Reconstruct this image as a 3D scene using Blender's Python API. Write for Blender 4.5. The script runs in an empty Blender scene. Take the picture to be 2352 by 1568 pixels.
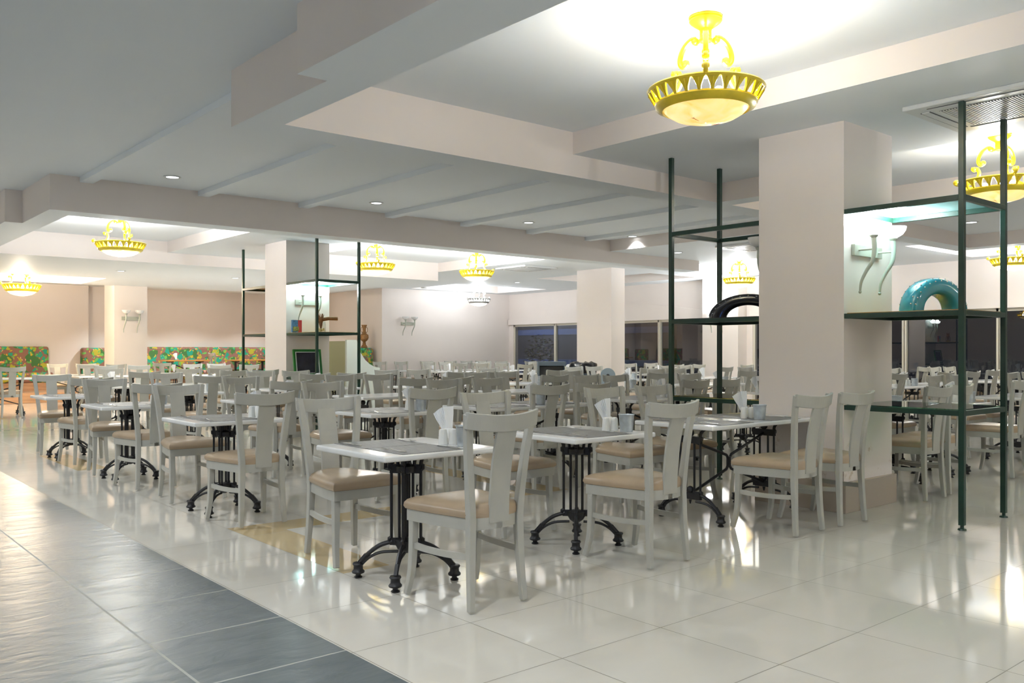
import bpy, bmesh, math, random
from mathutils import Vector, Matrix
random.seed(7)
PI = math.pi
S = bpy.context.scene
COL = S.collection

# ------------------------------------------------------------------ camera
cam_d = bpy.data.cameras.new('camera')
cam_d.sensor_width = 36.0
cam_d.lens = 2010.0 / 2352.0 * 36.0
cam_d.shift_y = 22.0 / 2352.0
cam_d.clip_end = 200
cam = bpy.data.objects.new('camera', cam_d)
COL.objects.link(cam)
cam.location = (0, 0, 1.25)
cam.rotation_euler = (PI / 2, 0, math.atan2(2365.0, 2010.0) - PI / 2)
S.camera = cam

# ------------------------------------------------------------------ world, view
W = bpy.data.worlds.new('world')
S.world = W
W.use_nodes = True
W.node_tree.nodes['Background'].inputs[0].default_value = (0.006, 0.007, 0.010, 1)
W.node_tree.nodes['Background'].inputs[1].default_value = 1.0
S.view_settings.view_transform = 'Standard'
S.view_settings.look = 'None'
S.view_settings.gamma = 1.0
S.view_settings.use_curve_mapping = False
S.view_settings.exposure = 0.82
S.cycles.max_bounces = 8
S.cycles.diffuse_bounces = 4
S.cycles.glossy_bounces = 3
S.cycles.transmission_bounces = 4
S.cycles.transparent_max_bounces = 10
S.cycles.sample_clamp_indirect = 6.0
S.cycles.caustics_reflective = False
S.cycles.caustics_refractive = False
P_CHAND = 42.0      # chandelier bulbs, W
P_FAR = 135.0        # chandeliers of the far half
P_DOWN = 45.0       # recessed downlight, W
P_DOWN_FILL = 100.0 # out-of-view fill downlights, mostly added, W
P_DOWN_BANQ = 190.0 # far downlights by the banquettes, most of them added, W
P_SCONCE = 34.0     # one sconce bowl, W
C_COOL = (0.92, 0.96, 1.0)
C_WARM = (1.0, 0.85, 0.66)

# ------------------------------------------------------------------ materials
def nodes(name):
    m = bpy.data.materials.new(name)
    m.use_nodes = True
    nt = m.node_tree
    return m, nt, nt.nodes, nt.links, nt.nodes['Principled BSDF']

def mat(name, col, rough=0.5, metal=0.0, noise=0.0, scale=8.0, bump=0.0, bscale=60.0, spec=0.5, emit=None, estr=0.0, coat=0.0):
    m, nt, N, L, p = nodes(name)
    p.inputs['Base Color'].default_value = (*col, 1)
    p.inputs['Roughness'].default_value = rough
    p.inputs['Metallic'].default_value = metal
    p.inputs['Specular IOR Level'].default_value = spec
    p.inputs['Coat Weight'].default_value = coat
    if emit:
        p.inputs['Emission Color'].default_value = (*emit, 1)
        p.inputs['Emission Strength'].default_value = estr
    tc = N.new('ShaderNodeTexCoord')
    if noise:
        n = N.new('ShaderNodeTexNoise'); n.inputs['Scale'].default_value = scale; n.inputs['Detail'].default_value = 3
        L.new(tc.outputs['Object'], n.inputs['Vector'])
        r = N.new('ShaderNodeValToRGB')
        r.color_ramp.elements[0].position = 0.3; r.color_ramp.elements[1].position = 0.7
        r.color_ramp.elements[0].color = (*[c * (1 - noise) for c in col], 1)
        r.color_ramp.elements[1].color = (*[min(1, c * (1 + noise)) for c in col], 1)
        L.new(n.outputs['Fac'], r.inputs['Fac']); L.new(r.outputs['Color'], p.inputs['Base Color'])
    if bump:
        n2 = N.new('ShaderNodeTexNoise'); n2.inputs['Scale'].default_value = bscale; n2.inputs['Detail'].default_value = 2
        L.new(tc.outputs['Object'], n2.inputs['Vector'])
        b = N.new('ShaderNodeBump'); b.inputs['Strength'].default_value = bump; b.inputs['Distance'].default_value = 0.01
        L.new(n2.outputs['Fac'], b.inputs['Height']); L.new(b.outputs['Normal'], p.inputs['Normal'])
    return m

def tile_mat(name, c1, c2, grout, x0, y0, size, gw, rough, vein, bump, tilevar, nscale=(3, 3, 3), spec=0.5, rvar=0.0):
    m, nt, N, L, p = nodes(name)
    def math_(op, a, b=None):
        n = N.new('ShaderNodeMath'); n.operation = op
        for i, v in enumerate((a, b)):
            if v is None: continue
            if isinstance(v, (int, float)): n.inputs[i].default_value = v
            else: L.new(v, n.inputs[i])
        return n.outputs[0]
    tc = N.new('ShaderNodeTexCoord'); sp = N.new('ShaderNodeSeparateXYZ')
    L.new(tc.outputs['Object'], sp.inputs[0])
    ux = math_('DIVIDE', math_('SUBTRACT', sp.outputs[0], x0), size)
    uy = math_('DIVIDE', math_('SUBTRACT', sp.outputs[1], y0), size)
    def edge(u):
        f = math_('FRACT', u)
        return math_('MINIMUM', f, math_('SUBTRACT', 1.0, f))
    d = math_('MINIMUM', edge(ux), edge(uy))
    gm = math_('LESS_THAN', d, gw / size / 2)
    cell = N.new('ShaderNodeCombineXYZ')
    L.new(math_('FLOOR', ux), cell.inputs[0]); L.new(math_('FLOOR', uy), cell.inputs[1])
    wn = N.new('ShaderNodeTexWhiteNoise'); L.new(cell.outputs[0], wn.inputs['Vector'])
    mp = N.new('ShaderNodeMapping'); mp.inputs['Scale'].default_value = nscale
    add = N.new('ShaderNodeVectorMath'); add.operation = 'ADD'
    sc = N.new('ShaderNodeVectorMath'); sc.operation = 'SCALE'; sc.inputs['Scale'].default_value = 7.0
    L.new(wn.outputs['Color'], sc.inputs[0]); L.new(tc.outputs['Object'], add.inputs[0]); L.new(sc.outputs[0], add.inputs[1])
    L.new(add.outputs[0], mp.inputs[0])
    nz = N.new('ShaderNodeTexNoise'); nz.inputs['Scale'].default_value = 1.0; nz.inputs['Detail'].default_value = 5
    nz.inputs['Distortion'].default_value = 0.6
    L.new(mp.outputs[0], nz.inputs['Vector'])
    fac = math_('ADD', math_('MULTIPLY', math_('SUBTRACT', nz.outputs['Fac'], 0.5), vein), math_('MULTIPLY', math_('SUBTRACT', wn.outputs['Value'], 0.5), tilevar))
    fac = math_('ADD', fac, 0.5)
    mx = N.new('ShaderNodeMix'); mx.data_type = 'RGBA'
    mx.inputs['A'].default_value = (*c1, 1); mx.inputs['B'].default_value = (*c2, 1)
    L.new(fac, mx.inputs['Factor'])
    mg = N.new('ShaderNodeMix'); mg.data_type = 'RGBA'
    L.new(gm, mg.inputs['Factor']); L.new(mx.outputs['Result'], mg.inputs['A']); mg.inputs['B'].default_value = (*grout, 1)
    L.new(mg.outputs['Result'], p.inputs['Base Color'])
    L.new(math_('ADD', math_('ADD', rough, math_('MULTIPLY', gm, 0.4)), math_('MULTIPLY', nz.outputs['Fac'], rvar)), p.inputs['Roughness'])
    p.inputs['Specular IOR Level'].default_value = spec
    b = N.new('ShaderNodeBump'); b.inputs['Strength'].default_value = bump; b.inputs['Distance'].default_value = 0.01
    L.new(math_('SUBTRACT', nz.outputs['Fac'], math_('MULTIPLY', gm, 0.5)), b.inputs['Height'])
    L.new(b.outputs['Normal'], p.inputs['Normal'])
    return m

def wood_mat(name, c1, c2, rough=0.4, axis=(1, 12, 12)):
    m, nt, N, L, p = nodes(name)
    tc = N.new('ShaderNodeTexCoord'); mp = N.new('ShaderNodeMapping'); mp.inputs['Scale'].default_value = axis
    nz = N.new('ShaderNodeTexNoise'); nz.inputs['Scale'].default_value = 2.0; nz.inputs['Detail'].default_value = 5
    r = N.new('ShaderNodeValToRGB')
    r.color_ramp.elements[0].position = 0.3; r.color_ramp.elements[1].position = 0.7
    r.color_ramp.elements[0].color = (*c1, 1); r.color_ramp.elements[1].color = (*c2, 1)
    L.new(tc.outputs['Object'], mp.inputs[0]); L.new(mp.outputs[0], nz.inputs['Vector'])
    L.new(nz.outputs['Fac'], r.inputs['Fac']); L.new(r.outputs['Color'], p.inputs['Base Color'])
    p.inputs['Roughness'].default_value = rough
    return m

def floral_mat():
    m, nt, N, L, p = nodes('tropical_print_fabric')
    tc = N.new('ShaderNodeTexCoord')
    wob = N.new('ShaderNodeTexNoise'); wob.inputs['Scale'].default_value = 5; L.new(tc.outputs['Object'], wob.inputs['Vector'])
    av = N.new('ShaderNodeVectorMath'); av.operation = 'MULTIPLY_ADD'
    L.new(wob.outputs['Color'], av.inputs[0]); av.inputs[1].default_value = (0.35, 0.35, 0.35); L.new(tc.outputs['Object'], av.inputs[2])
    prev = None
    base = (0.25, 0.12, 0.085, 1)
    for scale, th, col in ((3.2, 0.40, (0.05, 0.16, 0.04, 1)), (4.1, 0.36, (0.01, 0.30, 0.19, 1)), (4.7, 0.31, (0.42, 0.38, 0.03, 1)), (6.0, 0.28, (0.14, 0.42, 0.08, 1)), (7.0, 0.20, (0.65, 0.38, 0.02, 1)), (5.3, 0.13, (0.70, 0.36, 0.28, 1))):
        v = N.new('ShaderNodeTexVoronoi'); v.inputs['Scale'].default_value = scale
        L.new(av.outputs[0], v.inputs['Vector'])
        lt = N.new('ShaderNodeMath'); lt.operation = 'LESS_THAN'; lt.inputs[1].default_value = th
        L.new(v.outputs['Distance'], lt.inputs[0])
        mx = N.new('ShaderNodeMix'); mx.data_type = 'RGBA'
        L.new(lt.outputs[0], mx.inputs['Factor'])
        if prev is None: mx.inputs['A'].default_value = base
        else: L.new(prev, mx.inputs['A'])
        mx.inputs['B'].default_value = col
        prev = mx.outputs['Result']
    L.new(prev, p.inputs['Base Color']); p.inputs['Roughness'].default_value = 0.75
    return m

def glass_mat(name, tint, refl=1.0, ior=1.5):
    m = bpy.data.materials.new(name); m.use_nodes = True
    nt = m.node_tree; N = nt.nodes; L = nt.links
    N.remove(N['Principled BSDF'])
    out = N['Material Output']
    t = N.new('ShaderNodeBsdfTransparent'); t.inputs[0].default_value = (*tint, 1)
    g = N.new('ShaderNodeBsdfGlossy'); g.inputs['Roughness'].default_value = 0.0; g.inputs[0].default_value = (refl, refl, refl, 1)
    f = N.new('ShaderNodeFresnel'); f.inputs[0].default_value = ior
    mx = N.new('ShaderNodeMixShader')
    ge = N.new('ShaderNodeNewGeometry'); om = N.new('ShaderNodeMath'); om.operation = 'SUBTRACT'; om.inputs[0].default_value = 1.0
    L.new(ge.outputs['Backfacing'], om.inputs[1])
    mu = N.new('ShaderNodeMath'); mu.operation = 'MULTIPLY'; L.new(f.outputs[0], mu.inputs[0]); L.new(om.outputs[0], mu.inputs[1])
    L.new(mu.outputs[0], mx.inputs[0]); L.new(t.outputs[0], mx.inputs[1]); L.new(g.outputs[0], mx.inputs[2]); L.new(mx.outputs[0], out.inputs[0])
    return m

def alabaster_mat(thin, glow):
    m, nt, N, L, p = nodes('alabaster_shade')
    tc = N.new('ShaderNodeTexCoord')
    nz = N.new('ShaderNodeTexNoise'); nz.inputs['Scale'].default_value = 6; nz.inputs['Detail'].default_value = 4; nz.inputs['Distortion'].default_value = 1.2
    L.new(tc.outputs['Object'], nz.inputs['Vector'])
    r = N.new('ShaderNodeValToRGB')
    r.color_ramp.elements[0].position = 0.35; r.color_ramp.elements[1].position = 0.65
    r.color_ramp.elements[0].color = (1.0, 0.60, 0.14, 1); r.color_ramp.elements[1].color = (1.0, 0.82, 0.40, 1)
    L.new(nz.outputs['Fac'], r.inputs['Fac'])
    L.new(r.outputs['Color'], p.inputs['Base Color']); L.new(r.outputs['Color'], p.inputs['Emission Color'])
    p.inputs['Emission Strength'].default_value = glow
    p.inputs['Roughness'].default_value = 0.3
    t = N.new('ShaderNodeBsdfTransparent'); t.inputs[0].default_value = (1, .94, .84, 1)
    mx = N.new('ShaderNodeMixShader'); mx.inputs[0].default_value = thin
    L.new(p.outputs[0], mx.inputs[1]); L.new(t.outputs[0], mx.inputs[2]); L.new(mx.outputs[0], N['Material Output'].inputs[0])
    return m

def emis(name, col, s):
    m = bpy.data.materials.new(name); m.use_nodes = True
    N = m.node_tree.nodes; N.remove(N['Principled BSDF'])
    e = N.new('ShaderNodeEmission'); e.inputs[0].default_value = (*col, 1); e.inputs[1].default_value = s
    m.node_tree.links.new(e.outputs[0], N['Material Output'].inputs[0])
    m.cycles.emission_sampling = 'NONE'
    return m

M = {}
M['wall'] = mat('wall_paint_blush', (0.80, 0.728, 0.68), 0.55, noise=0.015, scale=1.5)
M['ceil'] = mat('ceiling_paint_white', (0.82, 0.86, 0.89), 0.6, noise=0.01, scale=1.0)
M['cream'] = tile_mat('cream_polished_tile', (0.59, 0.56, 0.49), (0.70, 0.675, 0.61), (0.20, 0.18, 0.14), 2.462, 2.581, 0.6125, 0.004, 0.055, 0.9, 0.02, 0.25, (1.2, 3.2, 1), spec=0.55, rvar=0.04)
M['yellow'] = tile_mat('honey_polished_tile', (0.55, 0.42, 0.22), (0.65, 0.52, 0.31), (0.20, 0.18, 0.14), 2.462, 2.581, 0.6125, 0.004, 0.04, 0.9, 0.02, 0.2, (3, 1.5, 1), spec=0.55)
M['slate'] = tile_mat('slate_grey_tile', (0.085, 0.105, 0.115), (0.165, 0.185, 0.19), (0.36, 0.36, 0.33), 1.235, 3.85, 0.6125, 0.011, 0.24, 1.2, 0.45, 0.25, (5, 11, 5), spec=0.5, rvar=0.15)
M['plinth'] = tile_mat('beige_plinth_tile', (0.50, 0.42, 0.33), (0.60, 0.51, 0.42), (0.4, 0.34, 0.28), 6.31, 3.46, 0.45, 0.003, 0.25, 0.8, 0.02, 0.2, (2, 2, 8))
M['chair'] = mat('chair_paint_grey_white', (0.435, 0.43, 0.385), 0.42, noise=0.03, scale=14, bump=0.02, bscale=120)
M['seat'] = mat('tan_leatherette', (0.41, 0.31, 0.21), 0.27, noise=0.05, scale=9, bump=0.05, bscale=40)
M['iron'] = mat('black_cast_iron', (0.012, 0.012, 0.014), 0.42, bump=0.05, bscale=90)
M['marble'] = mat('white_marble', (0.78, 0.785, 0.77), 0.12, noise=0.06, scale=7)
M['mat'] = mat('grey_woven_mat', (0.33, 0.325, 0.315), 0.6, noise=0.35, scale=55)
M['steel'] = mat('polished_steel', (0.72, 0.72, 0.70), 0.16, 1.0)
M['zinc'] = mat('galvanised_steel', (0.50, 0.545, 0.58), 0.38, 0.75, noise=0.12, scale=25)
M['ceramic'] = mat('white_ceramic', (0.80, 0.80, 0.765), 0.22)
M['paper'] = mat('white_paper', (0.86, 0.87, 0.88), 0.8)
M['gold'] = mat('bright_yellow_gilt', (0.80, 0.61, 0.014), 0.30, 0.10, noise=0.10, scale=12, coat=0.4)
M['silver'] = mat('silvered_metal', (0.50, 0.49, 0.47), 0.3, 0.6)
M['alab'] = alabaster_mat(0.0, 0.48); M['alabthin'] = alabaster_mat(0.45, 1.2)
M['alabw'] = mat('frosted_white_shade', (0.9, 0.9, 0.85), 0.3, emit=(1.0, 0.95, 0.85), estr=1.3)
M['vein'] = mat('rust_vein', (0.55, 0.10, 0.01), 0.5)
M['bulb'] = emis('lit_bulb', (0.95, 0.98, 1.0), 30.0)
M['down'] = emis('lit_downlight_lens', (0.93, 0.98, 1.0), 3.0)
M['green'] = mat('dark_green_enamel', (0.008, 0.036, 0.024), 0.28, noise=0.2, scale=10)
M['tealglass'] = mat('teal_board', (0.16, 0.33, 0.32), 0.25, noise=0.15, scale=5)
M['greenglass'] = glass_mat('green_tinted_glass', (0.30, 0.55, 0.40), 0.9)
M['amberglass'] = glass_mat('amber_tinted_glass', (0.75, 0.66, 0.28), 0.9)
M['amber'] = mat('ochre_board', (0.42, 0.20, 0.02), 0.4)
M['sconce'] = mat('sage_grey_enamel', (0.45, 0.47, 0.40), 0.4, 0.1)
M['opal'] = mat('opal_glass_lit', (0.9, 0.92, 0.92), 0.25, emit=(0.95, 0.99, 1.0), estr=5.0)
M['opaloff'] = mat('opal_glass', (0.80, 0.80, 0.79), 0.2)
M['white'] = mat('white_plastic', (0.74, 0.75, 0.74), 0.35)
M['dark'] = mat('dark_slot', (0.02, 0.02, 0.022), 0.6)
M['frame'] = mat('cream_aluminium', (0.60, 0.56, 0.47), 0.4)
M['pane'] = glass_mat('window_glass', (0.80, 0.82, 0.85), 0.95, 1.9)
M['blue'] = mat('teal_blue_gloss', (0.025, 0.27, 0.36), 0.10, coat=0.6)
M['black'] = mat('black_gloss', (0.008, 0.009, 0.013), 0.12, coat=0.6)
M['floral'] = floral_mat()
M['wood'] = wood_mat('oak_plank', (0.36, 0.20, 0.11), (0.52, 0.32, 0.19))
M['orange'] = wood_mat('orange_varnished_wood', (0.50, 0.20, 0.04), (0.62, 0.29, 0.07), 0.3)
M['partition'] = mat('sage_grey_lacquer', (0.36, 0.40, 0.385), 0.4)
M['olive'] = mat('olive_green_lacquer', (0.19, 0.19, 0.09), 0.45)
M['brass'] = mat('aged_brass', (0.30, 0.16, 0.06), 0.4, 0.5, noise=0.2, scale=20)
M['binbox'] = mat('blue_grey_laminate', (0.075, 0.10, 0.125), 0.4)
M['bag'] = mat('black_bin_bag', (0.012, 0.012, 0.014), 0.25, bump=0.8, bscale=18)
M['hc'] = mat('pale_blue_plastic', (0.36, 0.44, 0.50), 0.4)
M['framegreen'] = mat('bright_green_paint', (0.0, 0.14, 0.01), 0.35)
M['artdark'] = mat('dark_print', (0.02, 0.02, 0.035), 0.15, noise=0.5, scale=6)
M['nightblue'] = mat('blue_slat_wall', (0.04, 0.07, 0.16), 0.6)
M['nightdark'] = mat('night_wall', (0.02, 0.02, 0.025), 0.7)
M['leaf'] = mat('night_foliage', (0.09, 0.10, 0.04), 0.7)
M['dry'] = mat('dried_plant_brown', (0.22, 0.10, 0.035), 0.8, noise=0.3, scale=30)
M['jar'] = glass_mat('clear_jar_glass', (0.93, 0.95, 0.95), 0.8)
M['shell'] = mat('pale_yellow_shells', (0.65, 0.55, 0.25), 0.6, noise=0.4, scale=40)
M['ground'] = mat('night_paving', (0.05, 0.05, 0.05), 0.8)
M['fridge'] = mat('black_fridge', (0.01, 0.01, 0.012), 0.3)
M['fridgelit'] = emis('lit_fridge_interior', (0.12, 0.25, 0.75), 1.6)
M['fridgesign'] = emis('lit_fridge_display', (0.15, 0.8, 0.05), 1.5)

# ------------------------------------------------------------------ mesh builder
def pillar_mat():
    m = M['wall'].copy(); m.name = 'worn_pillar_paint'
    nt = m.node_tree; N = nt.nodes; L = nt.links; p = N['Principled BSDF']
    src = p.inputs['Base Color'].links[0].from_socket
    tc = N.new('ShaderNodeTexCoord'); sp = N.new('ShaderNodeSeparateXYZ'); L.new(tc.outputs['Object'], sp.inputs[0])
    nz = N.new('ShaderNodeTexNoise'); nz.inputs['Scale'].default_value = 5.5; nz.inputs['Detail'].default_value = 9; nz.inputs['Roughness'].default_value = .7
    L.new(tc.outputs['Object'], nz.inputs['Vector'])
    mr = N.new('ShaderNodeMapRange'); mr.inputs['From Min'].default_value = .85; mr.inputs['From Max'].default_value = .55; mr.inputs['To Min'].default_value = -.3; mr.inputs['To Max'].default_value = .02
    L.new(sp.outputs[2], mr.inputs['Value'])
    ad = N.new('ShaderNodeMath'); ad.operation = 'ADD'; L.new(nz.outputs['Fac'], ad.inputs[0]); L.new(mr.outputs[0], ad.inputs[1])
    r = N.new('ShaderNodeValToRGB'); r.color_ramp.elements[0].position = .58; r.color_ramp.elements[1].position = .66
    r.color_ramp.elements[0].color = (0, 0, 0, 1); r.color_ramp.elements[1].color = (.7, .7, .7, 1)
    L.new(ad.outputs[0], r.inputs['Fac'])
    mx = N.new('ShaderNodeMix'); mx.data_type = 'RGBA'; mx.inputs['B'].default_value = (.50, .37, .24, 1)
    L.new(r.outputs['Color'], mx.inputs['Factor']); L.new(src, mx.inputs['A']); L.new(mx.outputs['Result'], p.inputs['Base Color'])
    return m
M['pillar'] = pillar_mat()

class MB:
    def __init__(s):
        s.bm = bmesh.new()
    def box(s, x0, x1, y0, y1, z0, z1, mi=0):
        v = [s.bm.verts.new(c) for c in ((x0, y0, z0), (x1, y0, z0), (x1, y1, z0), (x0, y1, z0), (x0, y0, z1), (x1, y0, z1), (x1, y1, z1), (x0, y1, z1))]
        for f in ((3, 2, 1, 0), (4, 5, 6, 7), (0, 1, 5, 4), (1, 2, 6, 5), (2, 3, 7, 6), (3, 0, 4, 7)):
            s.bm.faces.new([v[i] for i in f]).material_index = mi
        return s
    def loft(s, rings, close=True, caps=True, mi=0):
        R = [[s.bm.verts.new(p) for p in r] for r in rings]
        n = len(R[0])
        for a, b in zip(R[:-1], R[1:]):
            for i in range(n if close else n - 1):
                j = (i + 1) % n
                try: s.bm.faces.new((a[i], a[j], b[j], b[i])).material_index = mi
                except ValueError: pass
        if caps and close:
            s.bm.faces.new(list(reversed(R[0]))).material_index = mi
            s.bm.faces.new(R[-1]).material_index = mi
        return R
    def sweep(s, path, wid, hei, side=None, mi=0):
        """rectangular section swept along path; wid along the side vector, hei along the third axis"""
        P = [Vector(p) for p in path]; rings = []
        n = len(P)
        for i, p in enumerate(P):
            t = (P[min(i + 1, n - 1)] - P[max(i - 1, 0)]).normalized()
            sd = Vector(side) if side is not None else Vector((0, 0, 1)).cross(t)
            sd = (sd - t * sd.dot(t)).normalized()
            up = t.cross(sd)
            w = (wid[i] if isinstance(wid, (list, tuple)) else wid) / 2
            h = (hei[i] if isinstance(hei, (list, tuple)) else hei) / 2
            rings.append([p - sd * w - up * h, p + sd * w - up * h, p + sd * w + up * h, p - sd * w + up * h])
        s.loft(rings, mi=mi); return s
    def tube(s, path, r, seg=8, mi=0, flat=1.0):
        P = [Vector(p) for p in path]; rings = []; n = len(P)
        ref = None
        for i, p in enumerate(P):
            t = (P[min(i + 1, n - 1)] - P[max(i - 1, 0)])
            t = t.normalized() if t.length > 1e-9 else Vector((0, 0, 1))
            if ref is None: ref = Vector((0, 0, 1)) if abs(t.z) < 0.9 else Vector((1, 0, 0))
            a = (ref - t * ref.dot(t)).normalized(); ref = a
            b = t.cross(a)
            rr = r[i] if isinstance(r, (list, tuple)) else r
            rings.append([p + a * math.cos(2 * PI * k / seg) * rr * flat + b * math.sin(2 * PI * k / seg) * rr for k in range(seg)])
        s.loft(rings, mi=mi); return s
    def lathe(s, prof, seg=20, c=(0, 0, 0), mi=0, flute=0, fd=0.0, cap=True):
        rings = []
        for r, z in prof:
            ring = []
            for k in range(seg):
                a = 2 * PI * k / seg
                rr = r * (1 + fd * math.cos(flute * a)) if flute else r
                ring.append(Vector((c[0] + rr * math.cos(a), c[1] + rr * math.sin(a), c[2] + z)))
            rings.append(ring)
        s.loft(rings, caps=cap, mi=mi); return s
    def ball(s, c, r, seg=10, mi=0, sz=1.0):
        n = max(4, seg // 2)
        s.lathe([(max(1e-4, r * math.sin(PI * i / n)), -r * sz * math.cos(PI * i / n)) for i in range(n + 1)], seg, c, mi); return s
    def poly(s, pts, ext, mi=0):
        """planar outline extruded by vector ext"""
        ext = Vector(ext)
        a = [s.bm.verts.new(p) for p in pts]; b = [s.bm.verts.new(Vector(p) + ext) for p in pts]
        n = len(pts)
        s.bm.faces.new(a).material_index = mi; s.bm.faces.new(list(reversed(b))).material_index = mi
        for i in range(n):
            j = (i + 1) % n
            s.bm.faces.new((a[j], a[i], b[i], b[j])).material_index = mi
        return s
    def xf(s, m):
        bmesh.ops.transform(s.bm, matrix=m, verts=s.bm.verts); return s
    def obj(s, name, mats, parent=None, smooth=False, bevel=0.0, bseg=2, sub=0):
        bmesh.ops.recalc_face_normals(s.bm, faces=s.bm.faces)
        me = bpy.data.meshes.new(name)
        if bevel:
            es = [e for e in s.bm.edges if len(e.link_faces) == 2 and e.calc_face_angle(0) > 0.6]
            bmesh.ops.bevel(s.bm, geom=es, offset=bevel, segments=bseg, profile=0.5, affect='EDGES', clamp_overlap=True)
        s.bm.to_mesh(me); s.bm.free()
        for m in (mats if isinstance(mats, (list, tuple)) else [mats]):
            me.materials.append(M[m])
        if smooth:
            me.polygons.foreach_set('use_smooth', [True] * len(me.polygons))
            me.update()
            try: me.set_sharp_from_angle(angle=math.radians(40))
            except Exception: pass
        o = bpy.data.objects.new(name, me); COL.objects.link(o)
        if parent: o.parent = parent
        if sub:
            md = o.modifiers.new('sub', 'SUBSURF'); md.levels = sub; md.render_levels = sub
        return o

def tag(o, label=None, cat=None, group=None, kind=None):
    if label: o['label'] = label
    if cat: o['category'] = cat
    if group: o['group'] = group
    if kind: o['kind'] = kind
    return o

def empty(name, loc=(0, 0, 0), rz=0.0):
    o = bpy.data.objects.new(name, None); COL.objects.link(o)
    o.location = loc; o.rotation_euler = (0, 0, rz); o.empty_display_size = 0.1
    return o

KIDS = {}
def kids(o):
    if o.name not in KIDS: KIDS[o.name] = list(o.children)
    return KIDS[o.name]

def dup(o, loc=None, rz=None, parent=None, scale=None):
    c = o.copy(); COL.objects.link(c)
    if parent is not None: c.parent = parent
    if loc is not None: c.location = loc
    if rz is not None: c.rotation_euler = (0, 0, rz)
    if scale is not None: c.scale = scale if isinstance(scale, tuple) else (scale, scale, scale)
    for ch in kids(o): dup(ch, parent=c)
    return c

class Proto:
    """first use moves the built thing itself, later uses copy it"""
    def __init__(s, root): s.root = root; s.used = False
    def at(s, loc, rz=0.0, label=None, group=None, cat=None, scale=1.0):
        if not s.used:
            s.used = True; o = s.root; kids(o)
            for c in kids(o): kids(c)
            o.location = loc; o.rotation_euler = (0, 0, rz); o.scale = scale if isinstance(scale, tuple) else (scale,) * 3
        else:
            o = dup(s.root, loc, rz, scale=scale)
        return tag(o, label, cat, group)

def struct(mb, name, mats, **k):
    return tag(mb.obj(name, mats, **k), kind='structure')

# ------------------------------------------------------------------ heights painted on a plan
ZS, ZB, ZC = 3.03, 2.83, 3.23
X0, X1, Y0, Y1 = -6.0, 17.9, -4.0, 26.0
PX0, PX1 = 6.33, 7.10
def paint(base, rects):
    xs = sorted({X0, X1, *[r[0] for r in rects], *[r[1] for r in rects]}); ys = sorted({Y0, Y1, *[r[2] for r in rects], *[r[3] for r in rects]})
    xs = [x for x in xs if X0 <= x <= X1]; ys = [y for y in ys if Y0 <= y <= Y1]
    def val(x, y):
        v = base
        for a, b, c, d, h in rects:
            if a < x < b and c < y < d: v = h
        return v
    G = [[val((xs[i] + xs[i + 1]) / 2, (ys[j] + ys[j + 1]) / 2) for j in range(len(ys) - 1)] for i in range(len(xs) - 1)]
    return xs, ys, G

rects = [
    # rows around the pillars
    (5.55, 7.72, Y0, 5.68, ZS), (10.3, 14.0, Y0, 5.68, ZS), (2.745, 14.0, Y0, 0.6, ZS),
    (11.45, X1, 5.99, 10.77, ZS), (14.0, X1, Y0, 21.2, ZS),
    (5.5, 7.72, 11.12, 16.1, ZS), (11.5, 14.0, 11.12, 21.2, ZS),
    (X0, 11.5, 16.5, 22.4, ZB), (X0, 13.8, 22.4, Y1, ZS), (11.5, 13.8, 21.2, 22.4, ZS),
    # coffers
    (14.7, 17.4, 4.0, 7.0, ZC), (14.5, 17.3, 9.6, 12.3, ZC), (14.4, 17.1, 13.2, 16.0, ZC), (13.9, 17.1, 18.6, 20.8, ZC), (2.9, 5.6, 20.2, 22.3, ZC),
    # beams
    (2.49, 2.745, Y0, 5.99, ZB), (2.30, 2.49, Y0, 4.6, ZB), (2.49, 14.3, 5.68, 5.99, ZB), (7.70, 7.95, 4.4, 5.68, ZB), (14.0, 14.3, Y0, 5.99, ZB),
    (2.39, 14.0, 10.77, 11.12, ZB), (2.39, 2.66, 11.12, 16.5, ZB), (2.20, 2.39, 12.15, 16.5, ZB), (2.39, 11.5, 16.1, 16.5, ZB),
]
for i in range(7):
    xr = 2.70 + 1.352 * i
    rects.append((xr, xr + 0.14, 5.99, 10.77, ZC - 0.06))
xs, ys, G = paint(ZC, rects)
cb = MB()
for i in range(len(xs) - 1):
    for j in range(len(ys) - 1):
        h = G[i][j]
        v = [cb.bm.verts.new(c) for c in ((xs[i], ys[j], h), (xs[i], ys[j + 1], h), (xs[i + 1], ys[j + 1], h), (xs[i + 1], ys[j], h))]
        cb.bm.faces.new(v)
        if i + 1 < len(xs) - 1 and abs(G[i + 1][j] - h) > 1e-4:
            h2 = G[i + 1][j]; x = xs[i + 1]
            f = cb.bm.faces.new([cb.bm.verts.new(c) for c in ((x, ys[j], h), (x, ys[j + 1], h), (x, ys[j + 1], h2), (x, ys[j], h2))])
            f.material_index = 1 if abs(h - h2) > 0.1 else 0
        if j + 1 < len(ys) - 1 and abs(G[i][j + 1] - h) > 1e-4:
            h2 = G[i][j + 1]; y = ys[j + 1]
            f = cb.bm.faces.new([cb.bm.verts.new(c) for c in ((xs[i], y, h), (xs[i + 1], y, h), (xs[i + 1], y, h2), (xs[i], y, h2))])
            f.material_index = 1 if abs(h - h2) > 0.1 else 0
bmesh.ops.remove_doubles(cb.bm, verts=cb.bm.verts, dist=1e-4)
struct(cb, 'ceiling', ['ceil', 'wall'])

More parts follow.
